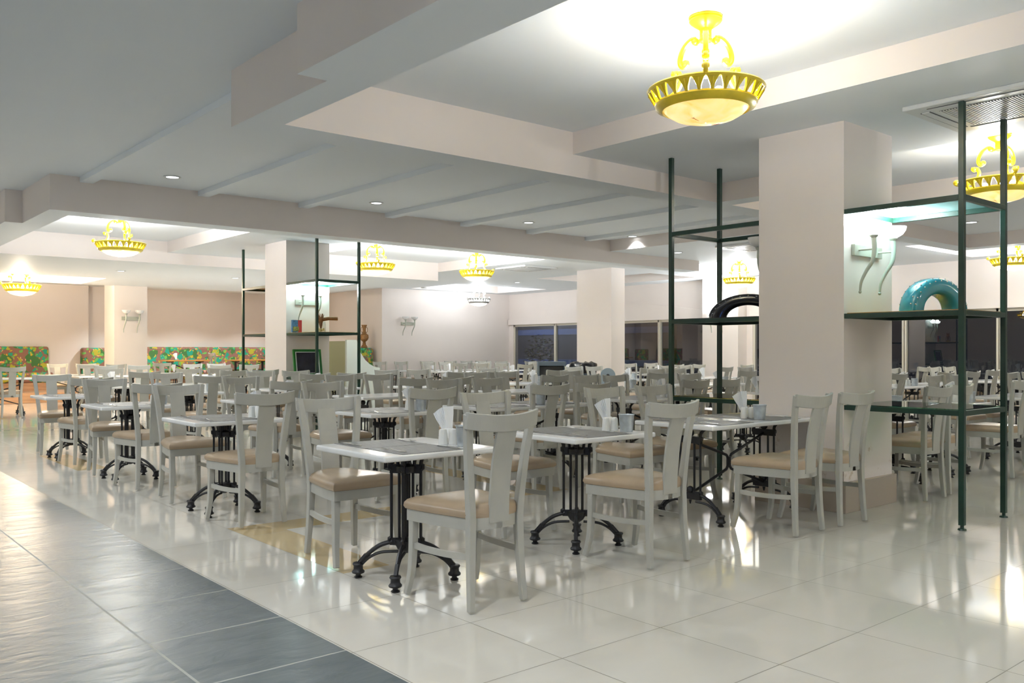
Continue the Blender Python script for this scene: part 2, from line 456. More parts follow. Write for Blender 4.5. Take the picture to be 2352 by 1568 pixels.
# floor: cream tiles, honey inlay bands, slate walkway
frects = [(X0, 1.84, Y0, 13.5, 1)]
for a in ((2.462, 2.768, 4.36, 6.0), (2.462, 5.52, 5.70, 6.0), (2.462, 2.768, 9.9, 11.6), (5.2, 5.52, 6.0, 8.4)):
    frects.append((*a, 2))
xs, ys, G = paint(0, frects)
fb = MB()
for i in range(len(xs) - 1):
    for j in range(len(ys) - 1):
        f = fb.bm.faces.new([fb.bm.verts.new(c) for c in ((xs[i], ys[j], 0), (xs[i + 1], ys[j], 0), (xs[i + 1], ys[j + 1], 0), (xs[i], ys[j + 1], 0))])
        f.material_index = G[i][j]
bmesh.ops.remove_doubles(fb.bm, verts=fb.bm.verts, dist=1e-4)
struct(fb, 'floor', ['cream', 'slate', 'yellow'])

# ------------------------------------------------------------------ walls
struct(MB().box(X0 - .2, X0, Y0, Y1, 0, 3.3), 'wall_left', 'wall')
struct(MB().box(X0, X1, Y0 - .2, Y0, 0, 3.3), 'wall_back', 'wall')
struct(MB().box(X0, 6.65, Y1 - .35, Y1 + .2, 0, 3.3).box(6.65, 13.3, Y1, Y1 + .2, 0, 3.3), 'wall_far', 'wall')
struct(MB().box(13.2, 13.7, 21.2, 26.2, 0, 3.3).box(13.7, X1 + .2, 21.2, 21.4, 0, 3.3), 'wall_far_corner', 'wall')
# window wall: openings y 13.42..21.0 and 4.6..12.2, head 2.07
wb = MB()
for a, b in ((21.0, 21.2), (12.2, 13.42), (Y0, 4.6)):
    wb.box(X1, X1 + .2, a, b, 0, 3.3)
for a, b in ((13.42, 21.0), (4.6, 12.2)):
    wb.box(X1, X1 + .2, a, b, 2.07, 3.3).box(X1, X1 + .2, a, b, 0, 0.08)
struct(wb, 'wall_right', 'wall')
struct(MB().box(17.55, X1, 12.36, 13.40, 0, ZS), 'pilaster', 'wall')
def arch_trim(n, ya, yb, zend, zpk):
    mb = MB(); N_ = 24; pts = []
    for i in range(N_ + 1):
        t = i / N_; y = ya + (yb - ya) * t; pts.append((X1 - 0.07, y, zend + (zpk - zend) * (1 - (2 * t - 1) ** 2)))
    pts2 = [(X1 - 0.07, yb, 2.07), (X1 - 0.07, ya, 2.07)]
    mb.poly(pts + pts2, (0.07, 0, 0))
    struct(mb, 'trim_%d' % n, 'wall')
arch_trim(1, 13.42, 21.17, 2.24, 2.56)
struct(MB().box(X1 - .07, X1, 4.4, 12.3, 2.07, 2.30), 'trim_2', 'wall')
def window(n, ya, yb, mull):
    fr = MB()
    x0, x1 = X1 + .02, X1 + .08
    fr.box(x0, x1, ya, ya + .06, .08, 2.07).box(x0, x1, yb - .06, yb, .08, 2.07).box(x0, x1, ya, yb, 2.01, 2.07).box(x0, x1, ya, yb, .08, .15)
    for y in mull:
        fr.box(x0 - .03, x1, y - .035, y + .005, .08, 2.07).box(x0, x1 + .02, y + .035, y + .075, .08, 2.07)
    w = struct(fr, 'window_%d' % n, 'frame')
    ms = [ya] + list(mull) + [yb]
    for a, b in zip(ms[:-1], ms[1:]):
        MB().box(X1 + .045, X1 + .05, a + .04, b - .02, .12, 2.03).obj('pane', 'pane', w)
window(1, 13.42, 21.0, (15.06, 17.0, 19.07))
window(2, 4.6, 12.2, (6.69, 8.52, 10.3))

# raised seating platform at the far side
struct(MB().box(X0, 13.2, 23.5, Y1, 0, 0.24), 'platform_floor', 'wood', bevel=0.006)

# ------------------------------------------------------------------ pillars
def pillar(y0, y1, plinth=True):
    struct(MB().box(PX0, PX1, y0, y1, 0, ZS + .02 if y0 < 16 else 3.1), 'pillar', 'pillar' if y0 < 10 else 'wall')
    struct(MB().box(PX0 - .025, PX1 + .025, y0 - .03, y1 + .025, 0, 0.235), 'pillar_plinth', 'plinth', bevel=0.003)
pillar(3.49, 4.25); pillar(13.04, 13.82); pillar(22.2, 23.0)
struct(MB().box(13.68, 14.1, 12.83, 13.87, 0, ZS + .02), 'pillar', 'wall')

# ------------------------------------------------------------------ outside in the night
struct(MB().box(X1 + .2, 40, -10, 40, -.25, -.05), 'ground', 'ground')
b = empty('outbuilding', (24, 24.5, -.05))
MB().box(-.1, .1, -5, 9, 0, 4).obj('wall', 'nightdark', b)
mb = MB()
for z in (.3, .75, 1.95, 2.35, 2.75):
    mb.box(-.14, -.1, -5, 3.2, z, z + .22)
mb.obj('siding', 'nightblue', b)
tag(b, 'blue-slatted outbuilding in the dark outside the window', 'building')
t = empty('shrub', (21.5, 23.7, -.05))
t.scale = (.75, .75, .85)
mb = MB()
for i in range(420):
    a = random.uniform(0, 2 * PI); e = random.uniform(-1, 1); r = 0.85 * random.random() ** .33
    c = Vector((r * math.cos(a) * math.sqrt(1 - e * e), r * math.sin(a) * math.sqrt(1 - e * e), 1.35 + r * e * 1.1))
    q = Matrix.Rotation(random.uniform(0, 6), 3, 'Z') @ Matrix.Rotation(random.uniform(0, 6), 3, 'X')
    s_ = .09
    vs = [mb.bm.verts.new(c + q @ Vector(v) * s_) for v in ((-1, 0, 0), (0, -.45, 0), (1, 0, 0), (0, .45, 0))]
    mb.bm.faces.new(vs)
mb.obj('foliage', 'leaf', t)
MB().tube([(0, 0, 0), (0.02, 0, .7), (0, .02, 1.4)], [.03, .025, .015]).obj('trunk', 'dry', t)
tag(t, 'round leafy shrub seen through the far window at night', 'shrub')
ld = bpy.data.lights.new('yard_fill_light', 'POINT'); ld.energy = 260; ld.color = (.6, .75, 1); ld.shadow_soft_size = .1
lo = bpy.data.objects.new('yard_fill_light', ld); COL.objects.link(lo); lo.location = (21.5, 26.0, 3.0)  # added light without a fixture, makes the outbuilding slats visible

# ------------------------------------------------------------------ lamps
def point(parent, loc, watt, col, r=0.05, name='bulb_light'):
    d = bpy.data.lights.new(name, 'POINT'); d.energy = watt; d.color = col; d.shadow_soft_size = r
    o = bpy.data.objects.new(name, d); COL.objects.link(o); o.location = loc
    if parent: o.parent = parent
    return o

def arc2(cx, cz, r, a0, a1, n=8):
    return [(cx + r * math.cos(math.radians(a0 + (a1 - a0) * i / n)), cz + r * math.sin(math.radians(a0 + (a1 - a0) * i / n))) for i in range(n + 1)]

def spline(pts, n=6):
    P = [Vector(p) for p in pts]; out = []
    for i in range(len(P) - 1):
        p0, p1, p2, p3 = P[max(i - 1, 0)], P[i], P[i + 1], P[min(i + 2, len(P) - 1)]
        for k in range(n):
            t = k / n
            out.append(0.5 * ((2 * p1) + (-p0 + p2) * t + (2 * p0 - 5 * p1 + 4 * p2 - p3) * t * t + (-p0 + 3 * p1 - 3 * p2 + p3) * t ** 3))
    out.append(P[-1]); return out

def make_chandelier(gold, shade, lightcol, veins=True, watt=P_CHAND):
    r_ = empty('chandelier')
    mb = MB()
    mb.lathe([(.097, 0), (.100, -.012), (.094, -.022), (.098, -.03), (.090, -.042), (.066, -.062), (.042, -.080), (.036, -.09), (.036, -.145), (.042, -.15), (.036, -.165), (.012, -.175)], 28)
    mb.obj('canopy', gold, r_, smooth=True)
    def prof(pts, a, mbx, rad):
        ca, sa = math.cos(a), math.sin(a)
        mbx.tube([(p[0] * ca, p[0] * sa, p[1]) for p in pts], rad, 8)
    for k in range(3):
        a = 2 * PI * k / 3
        mb = MB()
        up = [Vector((x, z)) for x, z in ([(.068 + .02 * math.cos(t), -.150 + .02 * math.sin(t)) for t in (3.6, 4.7, 5.8, 6.8, 7.9)])]
        c1 = spline([(.068, -.128), (.10, -.128), (.145, -.165), (.172, -.225), (.172, -.275), (.150, -.298), (.128, -.285), (.130, -.268), (.143, -.268)], 5)
        c2 = spline([(.215, -.318), (.203, -.308), (.190, -.325), (.200, -.345), (.190, -.305 - .03), (.172, -.300)], 4)
        c3 = spline([(.215, -.312), (.222, -.330), (.205, -.345), (.188, -.325), (.175, -.345), (.168, -.385), (.185, -.430), (.230, -.468), (.290, -.482), (.335, -.478)], 5)
        c4 = spline([(.335, -.478), (.362, -.470), (.375, -.448), (.360, -.432), (.345, -.442)], 4)
        hub = spline([(.034, -.150), (.052, -.165), (.080, -.150), (.082, -.130), (.068, -.128)], 4)
        for c, rad in ((hub, .013), (c1, .0165), (c3, .0155), (c4, .014)):
            prof(c, a, mb, rad)
        ca, sa = math.cos(a), math.sin(a)
        for q in ((.140, -.278), (.208, -.330), (.360, -.445), (.068, -.146)):
            mb.ball((q[0] * ca, q[0] * sa, q[1]), .024, 10)
        mb.obj('arm', gold, r_, smooth=True)
    mb = MB()
    mb.lathe([(.318, -.478), (.340, -.474), (.346, -.484), (.338, -.496), (.320, -.500), (.312, -.490)], 48, cap=False)
    mb.bm.verts.ensure_lookup_table()
    mb.lathe([(.285, -.572), (.296, -.566), (.300, -.578), (.290, -.600), (.255, -.618), (.245, -.605), (.262, -.585)], 48, cap=False)
    n = 26
    for k in range(n):
        a = 2 * PI * (k + .5) / n
        ca, sa = math.cos(a), math.sin(a)
        def pt(w, t, off):
            rr = .290 + (.330 - .290) * t + off; z = -.572 + (.078) * t
            return Vector((rr * ca - w * sa, rr * sa + w * ca, z))
        outl = [(-.008, 0), (-.013, .35), (-.030, .85), (-.038, 1.0), (.038, 1.0), (.030, .85), (.013, .35), (.008, 0)]
        f = [mb.bm.verts.new(pt(w, t, .006)) for w, t in outl]; g = [mb.bm.verts.new(pt(w, t, -.006)) for w, t in outl]
        mb.bm.faces.new(f); mb.bm.faces.new(list(reversed(g)))
        for i in range(len(outl)):
            j = (i + 1) % len(outl); mb.bm.faces.new((f[j], f[i], g[i], g[j]))
        mb.tube([pt(0, .1, .008), pt(0, .9, .008)], [.003, .006], 6)
    mb.obj('rim', gold, r_, smooth=True)
    mb = MB()
    prof_o = [(.258, -.585), (.250, -.605), (.225, -.635), (.180, -.665), (.115, -.686), (.050, -.696), (.004, -.698)]
    mb.lathe(prof_o, 40, cap=False)
    if veins:
        for a0, rr in ((3.9, .215), (5.6, .11), (1.2, .2), (2.5, .1)):
            def onb(a, r):
                z = -.700 + .105 * (r / .255) ** 2.2 - .003
                return (r * math.cos(a), r * math.sin(a), z)
            for da, dr in ((.25, .03), (-.3, .015), (.05, -.045), (-.1, .04)):
                mb.tube([onb(a0, rr), onb(a0 + da * .5, rr + dr * .4), onb(a0 + da, rr + dr)], [.0022, .0016, .0008], 5, mi=1)
    mb.obj('bowl', [shade, 'vein'], r_, smooth=True)
    for k in range(3):
        a = 2 * PI * k / 3 + .6
        MB().ball((.13 * math.cos(a), .13 * math.sin(a), -.53), .030, 12, sz=1.2).obj('bulb', 'bulb', r_, smooth=True)
    point(r_, (0, 0, -.50), watt, lightcol, .11)
    return Proto(r_)

C_SC = (1.0, 1.0, .90)
CH = make_chandelier('gold', 'alab', C_COOL)
G_CH = 'yellow gilt bowl chandeliers'
toward = math.atan2(-3.11, -4.10)
CH.at((4.235, 3.21, ZC), toward, 'largest yellow gilt bowl chandelier, hanging over the front tables before the big pillar', G_CH, 'chandelier', C_SC)
CH.at((8.55, 3.2, ZC), toward + .05, 'yellow gilt chandelier behind the green shelf posts beside the big pillar', G_CH, 'chandelier', C_SC)
CF = make_chandelier('gold', 'alabthin', C_COOL, True, P_FAR)
CF.at((3.85, 13.2, ZC), .55, 'yellow gilt chandelier hanging over the slate aisle end, beyond the ribbed ceiling', G_CH, 'chandelier', C_SC)
CF.at((8.25, 13.45, ZC), -2.0, 'yellow gilt chandelier just past the middle pillar shelf posts', G_CH, 'chandelier', C_SC)
CF.at((10.45, 13.35, ZC), -2.3, 'yellow gilt chandelier directly above the small silver one', G_CH, 'chandelier', C_SC)
CF.at((15.8, 11.1, ZC), -.4, 'yellow gilt chandelier above the black arch ornament', G_CH, 'chandelier', C_SC)
CF.at((15.9, 5.75, ZC), -2.4, 'far yellow gilt chandelier above the blue arch, near the dark windows', G_CH, 'chandelier', C_SC)
for q in ((-2.6, 3.4), (-2.6, 8.4), (-2.6, 13.4), (4.1, -2.4), (8.6, -2.4)):  # added fill lamps, unseen, to brighten the hall and its ceiling
    CH.at((*q, ZC if q[0] < 0 else ZS), .3, 'unseen yellow gilt chandelier added behind the camera as fill light', G_CH, 'chandelier')
CW = make_chandelier('gold', 'alabthin', C_WARM, True, 330.0)
CW.at((4.2, 21.4, ZC), .7, 'yellow gilt chandelier in the warm nook over the patterned banquettes', G_CH, 'chandelier', 1.12)
CS = make_chandelier('silver', 'alabw', C_COOL, False, 90.0)
CS.at((15.5, 19.7, ZC), -2.2, 'small silver bowl chandelier in the far window corner', None, 'chandelier')

def make_down(watt, cone=118):
    r_ = empty('downlight')
    MB().lathe([(.068, .0), (.092, -.001), (.096, -.006), (.090, -.010), (.070, -.008)], 28, cap=False).obj('trim_ring', 'white', r_, smooth=True)
    MB().lathe([(.070, -.003), (.001, -.004)], 28, cap=False).obj('lens', 'down', r_)
    d = bpy.data.lights.new('downlight_beam', 'SPOT'); d.energy = watt; d.color = C_COOL; d.spot_size = math.radians(cone); d.spot_blend = .6; d.shadow_soft_size = .07
    o = bpy.data.objects.new('downlight_beam', d); COL.objects.link(o); o.location = (0, 0, -.02); o.parent = r_
    return Proto(r_)
DL = make_down(P_DOWN); DB = make_down(P_DOWN_BANQ); DN = make_down(P_DOWN_FILL, 160)
for x, y, z, lab in ((3.50, 10.08, ZC, 'first ceiling downlight from the slate aisle, between ceiling ribs'), (6.19, 10.08, ZC, 'second ceiling downlight from the slate aisle, between ceiling ribs'),
                     (8.92, 10.1, ZC, 'third ceiling downlight from the slate aisle, between ceiling ribs'), (11.35, 10.15, ZC, 'fourth ceiling downlight from the slate aisle, at the end of the ribs'),
                     (12.52, 10.1, ZS, 'small downlight on the low ceiling beside the green shelf post'), (5.3, 18.15, ZB, 'downlight in front of the far white pillar'),
                     (7.69, 18.27, ZB, 'downlight beside the thin green post near the banquettes'), (12.66, 5.1, ZS, 'downlight seen between the green posts beside the big pillar'),
                     (7.6, 24.3, ZS, 'added unseen downlight over the pillar end of the long banquette'), (2.2, 24.4, ZS, 'added unseen downlight over the banquette in the warm nook'), (9.4, 24.3, ZS, 'added unseen downlight over the middle of the long banquette'), (11.4, 24.3, ZS, 'added unseen downlight over the window end of the long banquette'), (14.8, 17.2, ZS, 'added unseen downlight over the far back group of tables'), (9.3, 19.5, ZB, 'added unseen downlight in front of the long banquette'), (1.0, 6.8, ZC, None), (-1.7, 6.8, ZC, None), (1.0, 2.6, ZC, None), (-1.7, 2.6, ZC, None), (1.0, 10.1, ZC, None), (-1.7, 10.1, ZC, None), (1.0, -1.4, ZC, None), (-4.0, 4.5, ZC, None), (1.0, 13.6, ZC, None),  # lamps over banquettes and back tables are added to brighten the far side
                     (5.5, -1.5, ZS, None), (9.5, -1.5, ZS, None)):
    (DB if lab and y > 17 else DL if lab else DN).at((x, y, z - .001), 0, lab or 'unseen recessed downlight, one of a mostly added fill set', 'recessed ceiling downlights', 'downlight')  # unlabelled entries are out-of-view fill lamps, nearly all added

def make_sconce(lit):
    """wall plane at y = 0, sticks out to -y, centre of plate at z = 0"""
    r_ = empty('wall_sconce')
    MB().box(-.22, .22, -.03, 0, -.045, .045).obj('backplate', 'sconce', r_, bevel=.004)
    for sx in (-.155, .155):
        mb = MB()
        path = spline([(sx, -.15, .085), (sx, -.155, 0), (sx - .01, -.145, -.09), (sx - .02, -.10, -.17), (sx - .03, -.065, -.25), (sx - .03, -.055, -.32)], 6)
        n = len(path)
        mb.tube(path, [.021 * (1 - .58 * i / (n - 1)) for i in range(n)], 10)
        mb.ball((sx - .03, -.055, -.33), .013, 10)
        mb.tube([(sx, -.03, 0), (sx, -.15, .0)], .008, 8)
        mb.lathe([(.012, .08), (.030, .095), (.034, .105), (.028, .112), (.012, .112)], 16, (sx, -.15, 0))
        arm = mb.obj('arm', 'sconce', r_, smooth=True)
        mb = MB()
        mb.lathe([(.004, .110), (.040, .115), (.072, .135), (.092, .165), (.100, .195), (.097, .195), (.088, .167), (.068, .140), (.038, .121), (.004, .117)], 24, (sx, -.15, 0), cap=False)
        mb.obj('glass_bowl', 'opal' if lit else 'opaloff', r_, smooth=True)
        if lit: point(r_, (sx, -.15, .19), P_SCONCE, C_COOL, .045)
    return Proto(r_)
SL = make_sconce(True); SO = make_sconce(False)
G_SC = 'twin horn wall sconces'
SL.at((6.66, 3.49, 2.04), 0, 'lit twin horn sconce under the teal shelf on the big pillar', G_SC, 'sconce')
SL.at((6.70, 13.04, 2.04), 0, 'lit twin horn sconce above the little book on the middle pillar', G_SC, 'sconce')
SL.at((17.55, 12.90, 2.04), -PI / 2, 'lit twin horn sconce seen through the black arch on the window pilaster', G_SC, 'sconce')
SO.at((6.715, 22.2, 2.04), 0, 'unlit twin horn sconce on the white far pillar between banquettes', G_SC, 'sconce')
SO.at((14.05, 21.2, 2.04), 0, 'unlit twin horn sconce on the blank far wall', G_SC, 'sconce')
SO.at((6.715, 4.25, 2.04), PI, 'unlit twin horn sconce half hidden behind the big pillar', G_SC, 'sconce')

# ------------------------------------------------------------------ air conditioners
def make_ac():
    r_ = empty('ceiling_air_conditioner')
    h = .475
    MB().box(-h, h, -h, h, -.035, 0).obj('panel', 'white', r_, bevel=.008)
    for k in range(4):
        mb = MB().box(-.32, .32, .345, .40, -.040, -.034, 0).box(-.325, .325, .338, .343, -.0375, -.034, 1).box(-.325, .325, .402, .408, -.0375, -.034, 1)
        mb.xf(Matrix.Rotation(k * PI / 2, 4, 'Z')); mb.obj('flap', ['white', 'dark'], r_)
    mb = MB().box(-.29, .29, -.29, .29, -.0355, -.0345, 1)
    for i in range(29):
        y = -.28 + i * .02; mb.box(-.285, .285, y - .005, y + .005, -.041, -.035)
    mb.obj('grille', ['white', 'dark'], r_)
    return Proto(r_)
AC = make_ac()
G_AC = 'ceiling cassette air conditioners'
AC.at((6.78, 2.55, ZS), 0, 'white cassette air conditioner above the green shelf posts', G_AC, 'air conditioner')
AC.at((12.35, 14.05, ZS), 0, 'white cassette air conditioner beside the far square pillar top', G_AC, 'air conditioner')
AC.at((12.7, 8.6, ZS), 0, 'white cassette air conditioner behind the green frame, half hidden by pillar', G_AC, 'air conditioner')
tag(MB().lathe([(.09, 0), (.09, -.02), (.07, -.03), (.01, -.03)], 20, (13.95, 20.2, ZS)).obj('smoke_detector', 'white', smooth=True), 'small round detector on the ceiling above the blank far wall', 'detector')

# ------------------------------------------------------------------ green shelf frames round the pillars
def shelf(y_wall, y_out, glasses, lab, ztop):
    """posts at y_out, rails back to the pillar face at y_wall"""
    r_ = empty('green_metal_shelf', (6.715, y_out, 0))
    xa, xb = 6.35 - 6.715, 7.08 - 6.715
    s = 1 if y_wall > y_out else -1; L_ = abs(y_wall - y_out)
    t = .019
    for x in (xa, xb):
        mb = MB().box(x - t, x + t, -t, t, .035, ztop - .002)
        mb.lathe([(.030, 0), (.026, .012), (.012, .016), (.012, .036)], 14, (x, 0, 0))
        mb.obj('post', 'green', r_, bevel=.002)
    for z, g in zip((2.325, 1.52, .815), glasses):
        mb = MB()
        for x in (xa, xb):
            a, b_ = sorted((s * t, s * L_)); mb.box(x - t, x + t, a, b_, z - t, z + t)
        mb.box(xa + t, xb - t, -t, t, z - t, z + t)
        a, b_ = sorted((s * (L_ - .03), s * L_)); mb.box(xa + t, xb - t, a, b_, z - t, z + t)
        f = mb.obj('shelf_frame', 'green', r_, bevel=.002)
        if g:
            a, b_ = sorted((s * .01, s * (L_ - .01)))
            MB().box(xa + .01, xb - .01, a, b_, z + t, z + t + .006) .obj('shelf_panel', g, f)
    return tag(r_, lab, 'shelf', 'green pillar shelf frames')
shelf(3.49, 2.62, ('tealglass', 'amber', 'greenglass'), 'green metal shelf frame with teal glass on the near face of the big pillar', 2.993)
shelf(4.25, 5.20, (None, 'black', 'amberglass'), 'green metal shelf frame holding the black arch behind the big pillar', ZS)
shelf(13.04, 12.05, ('tealglass', 'amber', 'greenglass'), 'green metal shelf frame with framed picture on the middle pillar', ZS)
shelf(13.82, 14.75, ('amber', 'amber', None), 'green metal shelf frame on the far face of the middle pillar', ZS)

def arch(name, m, loc, rz, R, sr, sa, lab, sc=(1, 1, 1)):
    r_ = empty(name, loc, rz)
    mb = MB(); n = 28; rings = []
    for i in range(n + 1):
        a = PI * i / n
        c = Vector((R * math.cos(a), 0, R * math.sin(a))); rad = Vector((math.cos(a), 0, math.sin(a)))
        rings.append([c + rad * (sr * math.copysign(abs(math.cos(q)) ** .7, math.cos(q))) + Vector((0, 1, 0)) * (sa * math.copysign(abs(math.sin(q)) ** .7, math.sin(q))) for q in [2 * PI * k / 20 for k in range(20)]])
    mb.loft(rings)
    mb.obj('arch_body', m, r_, smooth=True)
    mb = MB()
    for i in range(2, n - 1, 2):
        a = PI * i / n
        for q in (-.6, .6, -1.15):
            rr = R + sr * math.cos(q) ** .7 + .0015
            mb.ball((rr * math.cos(a), sa * math.copysign(abs(math.sin(q)) ** .7, math.sin(q)), rr * math.sin(a)), .0055, 6)
    mb.obj('studs', 'steel', r_)['kind'] = 'stuff'
    r_.scale = sc
    return tag(r_, lab, 'ornament')
arch('arch_ornament', 'blue', (6.71, 2.98, 1.547), math.radians(-27), .190, .066, .095, 'glossy teal blue studded arch on the middle shelf beside the big pillar')
arch('arch_ornament', 'black', (6.80, 4.68, 1.547), math.radians(-56), .205, .062, .06, 'glossy black studded arch on the shelf behind the big pillar', (1.33, 1, .84))

# things on the middle pillar shelf
bk = empty('book', (6.44, 12.9, 1.547), .12)
bk.scale = (.85, 1, .72)
MB().box(-.10, .10, -.012, .012, 0, .27).obj('pages', 'paper', bk)
mb = MB().box(-.103, .103, -.016, -.012, 0, .275, 0).box(-.103, .103, .012, .016, 0, .275, 0).box(-.105, -.101, -.016, .016, 0, .275, 0)
mb.box(.02, .1032, -.0168, -.0158, 0, .275, 1).box(-.09, .04, -.0172, -.0162, .03, .13, 2)
M['cv1'] = mat('blue_cover', (.05, .15, .30), .4, noise=.6, scale=20); M['cv2'] = mat('red_cover', (.40, .03, .03), .4); M['cv3'] = mat('mixed_cover', (.20, .22, .06), .4, noise=.8, scale=30)
mb.obj('cover', ['cv1', 'cv2', 'cv3'], bk)
tag(bk, 'small red and blue book standing on the middle pillar shelf', 'book')
jr = empty('glass_jar', (6.66, 12.5, 1.547))
MB().lathe([(.06, 0), (.075, .01), (.078, .10), (.070, .16), (.075, .17), (.07, .168), (.066, .16), (.073, .10), (.07, .012), (.004, .01)], 20, cap=False).obj('jar_glass', 'jar', jr, smooth=True)
mb = MB()
for i in range(60):
    a = random.uniform(0, 2 * PI); r = random.uniform(0, .055); mb.ball((r * math.cos(a), r * math.sin(a), random.uniform(.02, .06)), random.uniform(.008, .014), 6)
mb.obj('shells', 'shell', jr)['kind'] = 'stuff'
tag(jr, 'clear glass jar of pale shells on the middle pillar shelf', 'jar')
dp = empty('dried_plant', (6.66, 12.5, 1.575))
mb = MB()
for i in range(26):
    a = random.uniform(0, 2 * PI); l = random.uniform(.15, .29)
    mb.tube([(0, 0, .02), (.02 * math.cos(a), .02 * math.sin(a), l * .6), (.05 * math.cos(a) * random.uniform(.2, 1.2), .05 * math.sin(a), l)], [.008, .011, .003], 5)
mb.tube([(0, 0, .17), (.1, -.06, .19), (.23, -.12, .19)], [.03, .028, .03], 8)
mb.obj('stalks', 'dry', dp)
tag(dp, 'dry brown plant with a sideways stalk standing in the glass jar', 'dried plant')
pic = empty('framed_picture', (6.60, 12.80, .852))
pic.scale = (.74, 1, .86)
mb = MB()
for a in ((-.33, .33, 0, .045), (-.33, .33, .455, .50)): mb.box(a[0], a[1], -.015, .015, a[2], a[3])
for a in ((-.33, -.285), (.285, .33)): mb.box(a[0], a[1], -.015, .015, .045, .455)
mb.obj('picture_frame', 'framegreen', pic)
MB().box(-.285, .285, -.004, .004, .045, .455).obj('mount', 'paper', pic)
MB().box(-.255, .255, -.006, -.004, .06, .44).obj('print', 'artdark', pic)
pic.rotation_euler = (-.16, 0, 0)
tag(pic, 'dark picture in a bright green frame leaning on the middle pillar', 'picture')

# ------------------------------------------------------------------ partition, vase, bins, high chair
pt_ = empty('counter_partition', (8.26, 14.5, 0))
pr = [(0, 0), (.72, 0), (.72, .93), (.60, .95), (.50, 1.0), (.40, 1.08), (.31, 1.20), (.25, 1.34), (.21, 1.46), (0, 1.46)]
MB().poly([(x, 0, z) for x, z in pr], (0, .06, 0)).obj('front_panel', 'partition', pt_)
MB().box(0, .05, .06, .72, 0, 1.44).obj('side_panel', 'olive', pt_)
tag(pt_, 'grey counter screen with a concave curved top edge behind the middle pillar', 'partition')
vs = tag(MB().lathe([(.09, 0), (.10, .02), (.045, .10), (.05, .14), (.035, .16), (.10, .22), (.125, .28), (.12, .36), (.06, .41), (.045, .48), (.05, .56), (.085, .65), (.078, .65), (.04, .56), (.004, .5)], 24, cap=False).tube(spline([(.05, 0, .58), (.10, 0, .56), (.10, 0, .46), (.05, 0, .43)]), .008).tube(spline([(-.05, 0, .58), (-.10, 0, .56), (-.10, 0, .46), (-.05, 0, .43)]), .008).obj('vase', 'brass', smooth=True), 'tall aged brass two-handled vase standing on a banquette end', 'vase')
vs.location = (12.90, 21.66, 1.345)
tag(MB().box(12.62, 13.08, 21.45, 21.95, .0, 1.34).obj('banquette_end', 'floral', bevel=.06, bseg=3), 'tropical print padded banquette end below the brass vase', 'banquette')
bx = empty('tray_station', (11.95, 12.85, 0))
mb = MB().box(-.28, -.24, -.28, .28, 0, 1.04).box(.24, .28, -.28, .28, 0, 1.04).box(-.24, .24, -.28, .28, .96, 1.04).box(-.24, .24, .24, .28, 0, .96).box(-.24, .24, -.28, .28, 0, .4)
mb.xf(Matrix.Rotation(-.7, 4, 'Z')); mb.obj('cabinet_body', 'binbox', bx, bevel=.004)
MB().box(-.23, .23, -.20, .23, .42, .95).xf(Matrix.Rotation(-.7, 4, 'Z')).obj('opening_liner', 'dark', bx)
tag(bx, 'blue-grey tray station cabinet with a black opening in front of windows', 'cabinet')
bn = empty('waste_bin', (12.55, 12.55, 0))
MB().lathe([(.22, 0), (.26, .92), (.25, .92), (.21, .02), (.01, .02)], 20, cap=False).obj('bin_body', 'binbox', bn, smooth=True)
mb = MB().lathe([(.27, .80), (.285, .92), (.27, 1.0), (.2, 1.03), (.1, 1.0), (.02, .97)], 24, cap=False)
for v in mb.bm.verts:
    v.co += Vector((random.uniform(-.015, .015), random.uniform(-.015, .015), random.uniform(-.02, .02)))
mb.obj('bin_liner', 'bag', bn, smooth=True)
tag(bn, 'round bin lined with a black plastic bag beside the tray station', 'bin')
hc = empty('high_chair', (10.95, 10.35, 0), -.75)
op = [(-.13, .55)] + [(.13 * math.cos(a), .83 + .13 * math.sin(a)) for a in [PI - PI * i / 12 for i in range(13)]] + [(.13, .55)]
mb = MB().poly([(x, 0, z) for x, z in op], (0, .025, 0)).lathe([(.028, -.01), (.028, .01)], 14).obj
hb = MB().poly([(x, 0, z) for x, z in op], (0, .025, 0)).obj('backrest', 'hc', hc)
MB().ball((0, -.004, .83), .03, 12).obj('handle_hole', 'dark', hb)
MB().box(-.14, .14, -.28, .0, .52, .55).obj('seat', 'hc', hc, bevel=.008)
for sx in (-1, 1):
    for y in (-.26, -.02):
        MB().tube([(sx * .12, y, .52), (sx * .17, y - .02 if y < -.1 else y + .04, 0)], .014).obj('leg', 'hc', hc)
tag(hc, 'pale blue-grey plastic high chair with rounded back near the far pillar', 'high chair')

